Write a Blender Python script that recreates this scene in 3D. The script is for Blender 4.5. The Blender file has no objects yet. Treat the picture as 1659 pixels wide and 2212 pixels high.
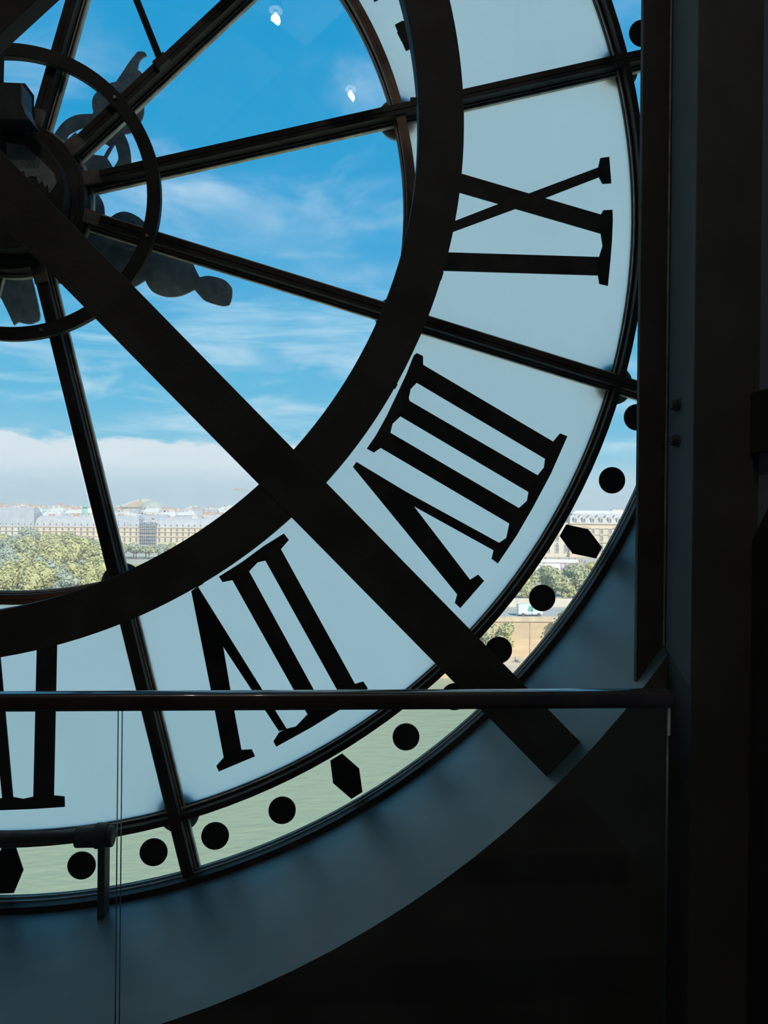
import bpy, bmesh, math, random
from mathutils import Vector, Matrix
random.seed(7)
D = bpy.data
SC = bpy.context.scene
COL = SC.collection
R = math.radians
ZC = 3.053          # height of the clock's centre above the viewing floor (m); the dial's glass lies in the plane y = 0

# ------------------------------------------------------------------ camera
cam = D.cameras.new('camera')
cam_o = D.objects.new('camera', cam)
COL.objects.link(cam_o)
SC.camera = cam_o
yaw, pitch, roll = 0.060294, -0.0029703, 0.0106372
fw = Vector((math.sin(yaw) * math.cos(pitch), math.cos(yaw) * math.cos(pitch), math.sin(pitch)))
rt = Vector((math.cos(yaw), -math.sin(yaw), 0))
up = rt.cross(fw)
rt2 = rt * math.cos(roll) + up * math.sin(roll)
up2 = up * math.cos(roll) - rt * math.sin(roll)
m3 = Matrix((rt2, up2, -fw)).transposed()
cam_o.matrix_world = Matrix.Translation((1.5595, -3.6509, 1.6)) @ m3.to_4x4()
cam.sensor_fit = 'VERTICAL'
cam.sensor_height = 36.0
cam.lens = 36.0 * 1600 / 2212
cam.clip_start = 0.05
cam.clip_end = 6000

# ------------------------------------------------------------------ sky
W = D.worlds.new('sky'); SC.world = W; W.use_nodes = True
nt = W.node_tree; nt.nodes.clear()
def nd(t, **k):
    n = nt.nodes.new(t)
    for a, b in k.items(): setattr(n, a, b)
    return n
def lk(a, b): nt.links.new(a, b)
def mth(op, a, b=None, clamp=False):
    n = nd('ShaderNodeMath', operation=op); n.use_clamp = clamp
    for i, v in enumerate((a, b)):
        if v is None: continue
        if isinstance(v, (int, float)): n.inputs[i].default_value = v
        else: lk(v, n.inputs[i])
    return n.outputs[0]
def smooth(v, a, b):
    n = nd('ShaderNodeMapRange', interpolation_type='SMOOTHSTEP')
    lk(v, n.inputs[0]); n.inputs[1].default_value = a; n.inputs[2].default_value = b
    return n.outputs[0]
def mixc(f, a, b):
    n = nd('ShaderNodeMix', data_type='RGBA')
    lk(f, n.inputs[0])
    for i, v in ((6, a), (7, b)):
        if isinstance(v, tuple): n.inputs[i].default_value = (*v, 1)
        else: lk(v, n.inputs[i])
    return n.outputs[2]
tc = nd('ShaderNodeTexCoord'); sep = nd('ShaderNodeSeparateXYZ'); lk(tc.outputs['Generated'], sep.inputs[0])
sx, sy, sz = sep.outputs
ramp = nd('ShaderNodeValToRGB'); lk(sz, ramp.inputs[0])
SKY = [(0.0, (.50, .66, .72)), (.035, (.42, .60, .69)), (.075, (.15, .47, .66)), (.13, (.075, .41, .64)), (.28, (.045, .335, .61)), (.42, (.012, .285, .57)), (.60, (.006, .26, .55)), (1.0, (.008, .21, .48))]
els = ramp.color_ramp.elements
while len(els) < len(SKY): els.new(.5)
for e, (p, c) in zip(els, SKY): e.position = p; e.color = (*c, 1)
zz = mth('ADD', sz, .16)
cx = mth('DIVIDE', sx, zz); cy = mth('DIVIDE', sy, zz)
def noise(x, y, z, scale, detail=6, rough=.55, dist=0.0):
    c = nd('ShaderNodeCombineXYZ')
    for i, v in enumerate((x, y, z)):
        if isinstance(v, (int, float)): c.inputs[i].default_value = v
        else: lk(v, c.inputs[i])
    n = nd('ShaderNodeTexNoise'); lk(c.outputs[0], n.inputs['Vector'])
    n.inputs['Scale'].default_value = scale; n.inputs['Detail'].default_value = detail
    n.inputs['Roughness'].default_value = rough; n.inputs['Distortion'].default_value = dist
    return n.outputs[0]
big = smooth(noise(cx, cy, 4.9, 1.1, 3, .5), .38, .62)
wisp = smooth(noise(mth('MULTIPLY', cx, 1.0), cy, 1.7, 2.4, 7, .56, .5), .42, .80)
mask1 = mth('MULTIPLY', mth('MULTIPLY', big, wisp), .72)
col = mixc(mask1, ramp.outputs[0], (.66, .76, .84))
streak = smooth(noise(mth('MULTIPLY', sx, 2.2), mth('MULTIPLY', sy, 2.2), mth('MULTIPLY', sz, 17), 1.5, 7, .6, .35), .50, .74)
low = mth('MULTIPLY', smooth(sz, .42, .20), smooth(sz, .05, .09))
col = mixc(mth('MULTIPLY', mth('MULTIPLY', streak, low), .52), col, (.58, .76, .85))
edge = mth('ADD', sz, mth('MULTIPLY', mth('SUBTRACT', noise(mth('MULTIPLY', sx, 9), mth('MULTIPLY', sy, 9), mth('MULTIPLY', sz, 22), 1.6, 6, .62), .5), -.075))
bank = mth('MULTIPLY', mth('MULTIPLY', smooth(edge, .091, .077), smooth(sz, .018, .062)), smooth(sx, .28, .10))
col = mixc(mth('MULTIPLY', bank, .88), col, (.72, .75, .78))
bg = nd('ShaderNodeBackground'); lk(col, bg.inputs[0]); bg.inputs[1].default_value = 1.0
wo = nd('ShaderNodeOutputWorld'); lk(bg.outputs[0], wo.inputs[0])

# ------------------------------------------------------------------ sun (high in the south, behind the building) and exposure
sun = D.lights.new('sun', 'SUN'); sun.energy = 4.6; sun.angle = R(.6); sun.color = (1, .93, .82)
sun_o = D.objects.new('sun', sun); COL.objects.link(sun_o)
sun_o.rotation_euler = Vector((-.45, .80, -.80)).to_track_quat('-Z', 'Y').to_euler()
SC.view_settings.view_transform = 'Standard'
SC.view_settings.look = 'None'
SC.view_settings.gamma = 1
SC.view_settings.use_curve_mapping = False
SC.view_settings.exposure = 0.40

# ------------------------------------------------------------------ materials
def mat(name, color, rough=.6, metal=0.0, var=0.0, vscale=8.0, bump=0.0, bscale=60.0, spec=.5, stretch=None, var2=None):
    m = D.materials.new(name); m.use_nodes = True
    t = m.node_tree; b = t.nodes['Principled BSDF']
    b.inputs['Roughness'].default_value = rough; b.inputs['Metallic'].default_value = metal
    b.inputs['Specular IOR Level'].default_value = spec
    b.inputs['Base Color'].default_value = (*color, 1)
    if var or var2 or bump:
        c = t.nodes.new('ShaderNodeTexCoord'); mp = t.nodes.new('ShaderNodeMapping')
        t.links.new(c.outputs['Object'], mp.inputs[0])
        if stretch: mp.inputs['Scale'].default_value = stretch
    if var or var2:
        n = t.nodes.new('ShaderNodeTexNoise'); n.inputs['Scale'].default_value = vscale; n.inputs['Detail'].default_value = 7
        t.links.new(mp.outputs[0], n.inputs['Vector'])
        r = t.nodes.new('ShaderNodeValToRGB')
        c2 = var2 or tuple(min(1, x * (1 + var)) for x in color)
        c1 = tuple(x * (1 - var) for x in color) if not var2 else color
        r.color_ramp.elements[0].position = .35; r.color_ramp.elements[1].position = .68
        r.color_ramp.elements[0].color = (*c1, 1); r.color_ramp.elements[1].color = (*c2, 1)
        t.links.new(n.outputs[0], r.inputs[0]); t.links.new(r.outputs[0], b.inputs['Base Color'])
    if bump:
        n2 = t.nodes.new('ShaderNodeTexNoise'); n2.inputs['Scale'].default_value = bscale; n2.inputs['Detail'].default_value = 4
        t.links.new(mp.outputs[0], n2.inputs['Vector'])
        bp = t.nodes.new('ShaderNodeBump'); bp.inputs['Strength'].default_value = bump; bp.inputs['Distance'].default_value = .02
        t.links.new(n2.outputs[0], bp.inputs['Height']); t.links.new(bp.outputs[0], b.inputs['Normal'])
    return m
def clear_glass(name, tint=(.97, .985, .98), dust=0.0, refl=.035):
    m = D.materials.new(name); m.use_nodes = True
    t = m.node_tree; t.nodes.clear()
    tr = t.nodes.new('ShaderNodeBsdfTransparent'); tr.inputs[0].default_value = (*tint, 1)
    gl = t.nodes.new('ShaderNodeBsdfGlossy'); gl.inputs['Roughness'].default_value = 0.0
    lw = t.nodes.new('ShaderNodeLayerWeight')
    pw = t.nodes.new('ShaderNodeMath'); pw.operation = 'POWER'; pw.inputs[1].default_value = 5
    t.links.new(lw.outputs['Facing'], pw.inputs[0])
    ad = t.nodes.new('ShaderNodeMath'); ad.operation = 'MULTIPLY_ADD'; ad.inputs[1].default_value = .9; ad.inputs[2].default_value = refl
    t.links.new(pw.outputs[0], ad.inputs[0])
    mx = t.nodes.new('ShaderNodeMixShader')
    t.links.new(ad.outputs[0], mx.inputs[0]); t.links.new(tr.outputs[0], mx.inputs[1]); t.links.new(gl.outputs[0], mx.inputs[2])
    last = mx.outputs[0]
    if dust:
        c = t.nodes.new('ShaderNodeTexCoord'); n = t.nodes.new('ShaderNodeTexNoise'); n.inputs['Scale'].default_value = 5; n.inputs['Detail'].default_value = 8
        t.links.new(c.outputs['Object'], n.inputs['Vector'])
        mu = t.nodes.new('ShaderNodeMath'); mu.operation = 'MULTIPLY'; mu.inputs[1].default_value = dust * 2
        t.links.new(n.outputs[0], mu.inputs[0])
        tl = t.nodes.new('ShaderNodeBsdfTranslucent'); tl.inputs[0].default_value = (.95, .93, .9, 1)
        m2 = t.nodes.new('ShaderNodeMixShader')
        t.links.new(mu.outputs[0], m2.inputs[0]); t.links.new(last, m2.inputs[1]); t.links.new(tl.outputs[0], m2.inputs[2])
        last = m2.outputs[0]
    o = t.nodes.new('ShaderNodeOutputMaterial'); t.links.new(last, o.inputs[0])
    return m
def frosted(name, color):
    m = D.materials.new(name); m.use_nodes = True
    t = m.node_tree; t.nodes.clear()
    c = t.nodes.new('ShaderNodeTexCoord'); n = t.nodes.new('ShaderNodeTexNoise'); n.inputs['Scale'].default_value = 2.5; n.inputs['Detail'].default_value = 6
    t.links.new(c.outputs['Object'], n.inputs['Vector'])
    r = t.nodes.new('ShaderNodeValToRGB')
    r.color_ramp.elements[0].position = .3; r.color_ramp.elements[1].position = .7
    r.color_ramp.elements[0].color = (*[x * .96 for x in color], 1); r.color_ramp.elements[1].color = (*color, 1)
    t.links.new(n.outputs[0], r.inputs[0])
    tl = t.nodes.new('ShaderNodeBsdfTranslucent'); t.links.new(r.outputs[0], tl.inputs[0])
    o = t.nodes.new('ShaderNodeOutputMaterial'); t.links.new(tl.outputs[0], o.inputs[0])
    return m
def emit(name, color, s):
    m = D.materials.new(name); m.use_nodes = True
    b = m.node_tree.nodes['Principled BSDF']; b.inputs['Emission Color'].default_value = (*color, 1); b.inputs['Emission Strength'].default_value = s
    return m
IRON = mat('black_iron', (.060, .058, .052), .6, .0, .2, 5, .12, 90, spec=.12)
COLUMN = mat('black_steel_paint', (.060, .058, .051), .55, 0, .2, 3, .05, 50, spec=.15)
BAR = mat('dark_bronze_bar', (.050, .045, .038), .55, .0, .35, 6, .1, 80, spec=.22)
BROWN = mat('brown_bronze_ring', (.21, .11, .055), .5, .0, .4, 5, .1, 80)
BEAD = mat('grey_putty_bead', (.55, .50, .42), .5, 0, .35, 14, .25, 120)
CLIPPLATE = mat('dull_brown_clip', (.16, .145, .12), .6, 0, .4, 12, .2, 90)
NUMERAL = mat('black_numeral_enamel', (.045, .042, .037), .5, 0, .25, 10, spec=.2)
DOTM = mat('black_marker', (.03, .03, .028), .6, spec=.2)
HAND = mat('weathered_zinc_hand', (.075, .105, .15), .5, .0, 0, 22, .3, 60, var2=(.17, .215, .26))
ROSE = mat('dark_zinc_rosette', (.05, .055, .055), .5, .2, .4, 9)
PATCH = mat('flaked_grey_green_paint', (.26, .31, .29), .7, 0, .3, 9, .3, 70)
PLASTER = mat('grey_painted_plaster', (.096, .156, .182), .42, 0, .14, 2.2, .05, 14, spec=.6)
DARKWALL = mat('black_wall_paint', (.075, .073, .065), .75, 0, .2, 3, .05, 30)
ROOM = mat('dim_room_paint', (.22, .20, .18), .8, 0, .2, 2)
LIT_FACE = mat('lit_face_grey', (.105, .108, .112), .7, 0, .12, 3)  # paler than the pier, to stand for light on its side
SIDEWALL = mat('slate_blue_side_paint', (.36, .42, .54), .75, 0, .12, 2.5, .05, 20)
FLOORM = mat('dark_oak_floor', (.055, .042, .03), .4, 0, .35, 3, stretch=(1, 9, 1))
CEILM = mat('grey_ceiling_paint', (.30, .29, .27), .8, 0, .1, 2)
RAIL = mat('dark_polished_handrail', (.055, .034, .024), .3, .0, .3, 6, spec=.6)
RAIL.node_tree.nodes['Principled BSDF'].inputs['Coat Weight'].default_value = 1
RAIL.node_tree.nodes['Principled BSDF'].inputs['Coat Roughness'].default_value = .06
STEEL = mat('brushed_steel', (.5, .5, .48), .3, 1.0)
RUBBER = mat('grey_rubber', (.055, .06, .06), .6, 0, .3, 20)
CLEAR = clear_glass('window_glass')
DUSTY = clear_glass('dusty_window_glass', dust=.05)
SAFETY = clear_glass('green_tinted_safety_glass', (.978, .996, .988), 0.0, .018)
GEDGE = mat('polished_glass_edge', (.05, .07, .075), .3, 0, spec=.3)
CLIP = mat('cream_clip', (.85, .80, .66), .4)
FROST = frosted('frosted_glass', (.99, .97, .95))
BULB = emit('lamp_bulb', (1, .86, .66), 8)
GEAR = mat('dark_grey_gear_paint', (.05, .052, .055), .35, 0, .3, 7, .1, 60)
def curve(pts, it=3, sharp=58):
    """Round an outline through its points, keeping its sharp corners."""
    n = len(pts); P = [Vector(p) for p in pts]; out = []
    def corner(i):
        a, b = P[i] - P[i - 1], P[(i + 1) % n] - P[i]
        return a.length < 1e-6 or b.length < 1e-6 or math.degrees(a.angle(b)) > sharp
    C_ = [corner(i) for i in range(n)]
    for i in range(n):
        p0, p1, p2, p3 = P[i - 1], P[i], P[(i + 1) % n], P[(i + 2) % n]
        m1 = (p2 - p1) if C_[i] else (p2 - p0) / 2
        m2 = (p2 - p1) if C_[(i + 1) % n] else (p3 - p1) / 2
        for k in range(it):
            t = k / it; t2, t3 = t * t, t * t * t
            out.append(tuple((2 * t3 - 3 * t2 + 1) * p1 + (t3 - 2 * t2 + t) * m1 + (3 * t2 - 2 * t3) * p2 + (t3 - t2) * m2))
    return out

# ------------------------------------------------------------------ mesh helpers
def add_box(bm, x0, x1, y0, y1, z0, z1, M=None):
    vs = [bm.verts.new(M @ Vector(p) if M else p) for p in ((x0, y0, z0), (x1, y0, z0), (x1, y1, z0), (x0, y1, z0), (x0, y0, z1), (x1, y0, z1), (x1, y1, z1), (x0, y1, z1))]
    for f in ((0, 1, 5, 4), (1, 2, 6, 5), (2, 3, 7, 6), (3, 0, 4, 7), (4, 5, 6, 7), (3, 2, 1, 0)):
        bm.faces.new([vs[i] for i in f])
def add_prism(bm, pts, y0, y1):
    """A flat outline in (x, z), extruded from y0 to y1."""
    a = [bm.verts.new((x, y0, z)) for x, z in pts]; b = [bm.verts.new((x, y1, z)) for x, z in pts]
    n = len(pts)
    bm.faces.new(a); bm.faces.new(b[::-1])
    for i in range(n): bm.faces.new((a[i], b[i], b[(i + 1) % n], a[(i + 1) % n]))
def pt(r, a): return (r * math.cos(R(a)), -r * math.sin(R(a)))      # the dial's angles run clockwise from three o'clock, as seen from the room
def add_sector(bm, r0, r1, a0, a1, y0, y1, n=16, c=(0, 0)):
    full = abs(a1 - a0 - 360) < 1e-6
    rows = []
    for i in range(n if full else n + 1):
        a = a0 + (a1 - a0) * i / n
        q = [pt(r0, a), pt(r1, a)]
        rows.append([bm.verts.new((x + c[0], y, z + c[1])) for (x, z), y in ((q[0], y0), (q[1], y0), (q[1], y1), (q[0], y1))])
    m = len(rows)
    for i in range(m if full else m - 1):
        p, q = rows[i], rows[(i + 1) % m]
        for k in range(4): bm.faces.new((p[k], p[(k + 1) % 4], q[(k + 1) % 4], q[k]))
    if not full:
        bm.faces.new(rows[0]); bm.faces.new(rows[-1][::-1])
def add_cyl(bm, p0, p1, r0, r1=None, n=20, cap=True):
    p0, p1 = Vector(p0), Vector(p1); r1 = r0 if r1 is None else r1
    d = (p1 - p0).normalized(); u = d.orthogonal().normalized(); v = d.cross(u)
    A = [bm.verts.new(p0 + (u * math.cos(2 * math.pi * i / n) + v * math.sin(2 * math.pi * i / n)) * r0) for i in range(n)]
    B = [bm.verts.new(p1 + (u * math.cos(2 * math.pi * i / n) + v * math.sin(2 * math.pi * i / n)) * r1) for i in range(n)]
    for i in range(n): bm.faces.new((A[i], A[(i + 1) % n], B[(i + 1) % n], B[i]))
    if cap: bm.faces.new(A[::-1]); bm.faces.new(B)
def add_ball(bm, c, r, sub=2, sc=(1, 1, 1)):
    v = bmesh.ops.create_icosphere(bm, subdivisions=sub, radius=r)['verts']
    for q in v: q.co = Vector((q.co.x * sc[0], q.co.y * sc[1], q.co.z * sc[2])) + Vector(c)
def link(name, bm, m, parent=None, smooth=False, fix=True, bevel=0.0, loc=None, rot=None):
    if fix: bmesh.ops.recalc_face_normals(bm, faces=bm.faces)
    me = D.meshes.new(name); bm.to_mesh(me); bm.free()
    for q in (m if isinstance(m, (list, tuple)) else [m]): me.materials.append(q)
    if smooth:
        for p in me.polygons: p.use_smooth = True
    o = D.objects.new(name, me); COL.objects.link(o)
    if parent: o.parent = parent
    if loc: o.location = loc
    if rot: o.rotation_euler = rot
    if bevel:
        b = o.modifiers.new('bevel', 'BEVEL'); b.width = bevel; b.segments = 2; b.limit_method = 'ANGLE'
    return o
def tag(o, label, cat, group=None):
    o['label'] = label; o['category'] = cat
    if group: o['group'] = group
    return o
def thing(name, label, cat, loc=(0, 0, 0), rotz=0, group=None):
    o = D.objects.new(name, None); COL.objects.link(o); o.location = loc; o.rotation_euler = (0, 0, rotz); o.empty_display_size = .1
    return tag(o, label, cat, group)
def struct(o, label=None):
    o['kind'] = 'structure'
    if label: o['label'] = label
    return o
def dup(root, loc, rotz=0, label=None, group=None, scale=None):
    r = root.copy(); COL.objects.link(r); r.location = loc; r.rotation_euler = (0, 0, rotz)
    if scale: r.scale = scale
    if label: r['label'] = label
    if group: r['group'] = group
    for ch in list(root.children):
        c = ch.copy(); COL.objects.link(c); c.parent = r
        for g in list(ch.children):
            d = g.copy(); COL.objects.link(d); d.parent = c
    return r
B = bmesh.new
LAMP_W = 34

# ------------------------------------------------------------------ the room
RV = 3.352      # radius of the round opening in the thick wall
bm = B()        # wall around the opening: its room face, with the hole
X0, X1, Z0, Z1 = -6.2, 4.6, -1.2 - ZC, 7.6 - ZC
n = 144
cx_, corners = [], []
def on_rect(a):
    c, s = math.cos(a), math.sin(a)
    t = min((X1 / c if c > 0 else X0 / c) if abs(c) > 1e-9 else 1e9, (Z1 / s if s > 0 else Z0 / s) if abs(s) > 1e-9 else 1e9)
    return c * t, s * t
angs = sorted([2 * math.pi * i / n for i in range(n)] + [math.atan2(z, x) % (2 * math.pi) for x in (X0, X1) for z in (Z0, Z1)])
for y in (-1.1, .03):
    inn = [bm.verts.new((RV * math.cos(a), y, RV * math.sin(a))) for a in angs]
    out_ = [bm.verts.new((on_rect(a)[0], y, on_rect(a)[1])) for a in angs]
    k = len(angs)
    for i in range(k):
        f = (inn[i], out_[i], out_[(i + 1) % k], inn[(i + 1) % k])
        bm.faces.new(f if y > 0 else f[::-1])
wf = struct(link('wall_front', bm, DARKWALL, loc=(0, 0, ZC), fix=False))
bm = B()
a_ = [[bm.verts.new((RV * math.cos(a), y, RV * math.sin(a))) for a in angs] for y in (-1.1, -.55, .03)]
for p, q in zip(a_, a_[1:]):
    for i in range(k): bm.faces.new((p[i], p[(i + 1) % k], q[(i + 1) % k], q[i]))
rv = link('reveal', bm, PLASTER, wf, fix=False, smooth=True); rv['label'] = 'grey painted plaster inner face of the round opening'
bm = B(); add_box(bm, 2.942, 3.7, -9.2, -1.1, -1.2, 7.6)
wr = struct(link('wall_right', bm, SIDEWALL))
bm = B(); add_box(bm, -6.3, -6.2, -9.2, -1.1, -1.2, 7.6); struct(link('wall_left', bm, ROOM))
bm = B(); add_box(bm, -6.3, 3.1, -9.3, -9.2, -1.2, 7.6); struct(link('wall_back', bm, ROOM))
bm = B(); add_box(bm, -6.3, 3.1, -9.3, -1.0, 7.6, 7.7); struct(link('ceiling', bm, CEILM))
bm = B(); add_box(bm, -6.2, 2.942, -9.2, -1.63, -.25, 0); struct(link('floor', bm, FLOORM))
bm = B(); add_box(bm, -6.3, 3.1, -1.64, -1.0, -1.3, -1.2); struct(link('floor_well', bm, DARKWALL))
bm = B(); add_box(bm, -6.2, 2.942, -1.66, -1.63, -1.2, -.25); struct(link('wall_well', bm, DARKWALL))
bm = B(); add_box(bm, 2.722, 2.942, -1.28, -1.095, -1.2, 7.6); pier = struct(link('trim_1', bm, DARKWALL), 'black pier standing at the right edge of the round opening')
bm = B(); add_prism(bm, [(-1.2805, 7.58), (-1.2805, ZC - 2.03), (-1.097, ZC - 1.93), (-1.097, 7.58)], -.004, 0)  # lit part of pier side as a paler plate, cut along the shadow edge
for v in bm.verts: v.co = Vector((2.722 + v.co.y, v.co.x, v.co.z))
link('lit_face', bm, LIT_FACE, pier)['label'] = 'grey plate painted as the lit part of the pier side'
for z in (1.97, 1.848):
    bm = B(); add_cyl(bm, (2.7185, -1.165, z), (2.694, -1.165, z), .016, n=6); add_cyl(bm, (2.7185, -1.165, z), (2.712, -1.165, z), .022, n=14)
    link('bolt', bm, IRON, pier)
# the dark bar and raking brace on the side wall
t = thing('wall_bracket', 'black steel crossbar and raking brace bolted to the right side wall', 'bracket', (2.942, -1.28, 1.0))
bm = B(); add_box(bm, -.03, 0, -.5, 0, .80, .998); link('crossbar', bm, COLUMN, t)
bm = B()
add_prism(bm, [(0, -1.1), (0, .51), (.09, .62), (.40, .98), (.40, -1.1)], -.02, 0)
for v in bm.verts: v.co = Vector((v.co.y, -v.co.x, v.co.z))
link('brace', bm, COLUMN, t)

# steel column in front of the dial's right edge
t = thing('steel_column', 'black steel column standing in the round opening beside the dial', 'column', (2.70, -1.03, 1.0))
bm = B(); add_prism(bm, [(-.062, -.005 - .055), (.066, .075), (.068, 6.58), (-.066, 6.58)], -.004, .022); link('flange', bm, COLUMN, t, bevel=.003)
bm = B(); add_box(bm, -.012, .006, .022, .10, .03, 6.5); link('web', bm, COLUMN, t)
bm = B(); add_box(bm, .034, .040, -.008, -.003, .08, 6.58); link('seam', bm, BEAD, t)

# ------------------------------------------------------------------ the clock
clock = thing('tower_clock', 'huge glass tower clock dial seen from behind, with mirrored black roman numerals', 'clock', (0, 0, ZC))
def ring(name, parts, label=None, m=BAR, bead=None):
    bm = B()
    for (r0, r1, y0, y1) in parts: add_sector(bm, r0, r1, 0, 360, y0, y1, 180)
    o = link(name, bm, m, clock, bevel=.0)
    if label: o['label'] = label
    if bead:
        bm = B()
        for (r0, r1, y0, y1) in bead: add_sector(bm, r0, r1, 0, 360, y0, y1, 180)
        link('glazing_bead', bm, BEAD, o)
    return o
ring('glazing_ring', [(3.326, 3.351, -.112, .012), (3.338, 3.352, -.122, -.112)], 'outermost black ring set against the wall', BAR, [(3.3215, 3.326, -.020, -.012), (3.3205, 3.326, -.060, -.054)])
ring('glazing_ring', [(3.032, 3.063, -.072, .02), (3.012, 3.070, -.013, .013), (3.044, 3.048, -.075, -.07)], 'black ring between the frosted panes and the rim panes', BAR, [(3.016, 3.0215, -.024, -.012)])
ring('glazing_ring', [(1.872, 1.916, -.062, .02), (1.860, 1.926, -.013, .013), (1.892, 1.896, -.065, -.06)], 'brown ring around the clear middle panes', BROWN, [(1.863, 1.8685, -.024, -.012)])
SPK = {-15: (-14.9, 0.0), 15: (15.7, .0167), 75: (75.92, .051), -45: (-45.12, -.032), -75: (-74.95, -.024), 45: (45.8, .03)}
for kk in range(12):
    nom = -165 + 30 * kk
    a, off = SPK.get(nom, (nom, 0.0))
    M = Matrix.Rotation(R(a), 4, 'Y') @ Matrix.Translation((0, 0, off))
    bm = B()
    add_box(bm, .30, 3.345, -.074, .02, -.024, .026, M); add_box(bm, .30, 3.345, -.078, -.074, -.002, .002, M)
    add_box(bm, .30, 3.335, -.014, .012, -.042, .042, M)
    sp = link('spoke', bm, BAR, clock)
    bm = B()
    for s in (-1, 1): add_box(bm, .36, 3.33, -.021, -.013, s * .030 - .0025, s * .030 + .0025, M)
    for s in (-1, 1): add_box(bm, .36, 3.33, -.016, .010, s * .0435 - .0035, s * .0435 + .0035, M)
    link('glazing_bead', bm, BEAD, sp)
    bm = B(); add_box(bm, .335, .43, -.085, -.07, -.03, .032, M); link('clip_plate', bm, CLIPPLATE, sp)
    # panes of this bay
    for nm, r0, r1 in (('clear_pane', .33, 1.868), ('frosted_pane', 1.918, 3.022), ('rim_pane', 3.056, 3.330)):
        bm = B(); g = math.degrees(.026 / ((r0 + r1) / 2))
        add_sector(bm, r0, r1, nom + g, nom + 30 - g, -.004, .004, 14)
        o = link(nm, bm, [CLEAR, FROST if nm[0] == 'f' else DUSTY], clock)
        for p in o.data.polygons:
            if p.normal.y > .9: p.material_index = 1
    # cast rosettes on the outside where this spoke crosses the rings
    for r in (1.895, 3.045):
        x, z = pt(r, a); q = M @ Vector((r, 0, 0))
        bm = B(); add_cyl(bm, (q.x, .022, q.z), (q.x, .055, q.z), .102, .094, 32); add_cyl(bm, (q.x, .055, q.z), (q.x, .075, q.z), .05, .03, 20)
        link('rosette', bm, ROSE, clock)
def numeral(key, polys, label):
    bm = B()
    for j, q in enumerate(polys): add_prism(bm, q, -.0105 - .0004 * j, -.0045)
    o = link('numeral', bm, NUMERAL, clock); o['label'] = label
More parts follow.
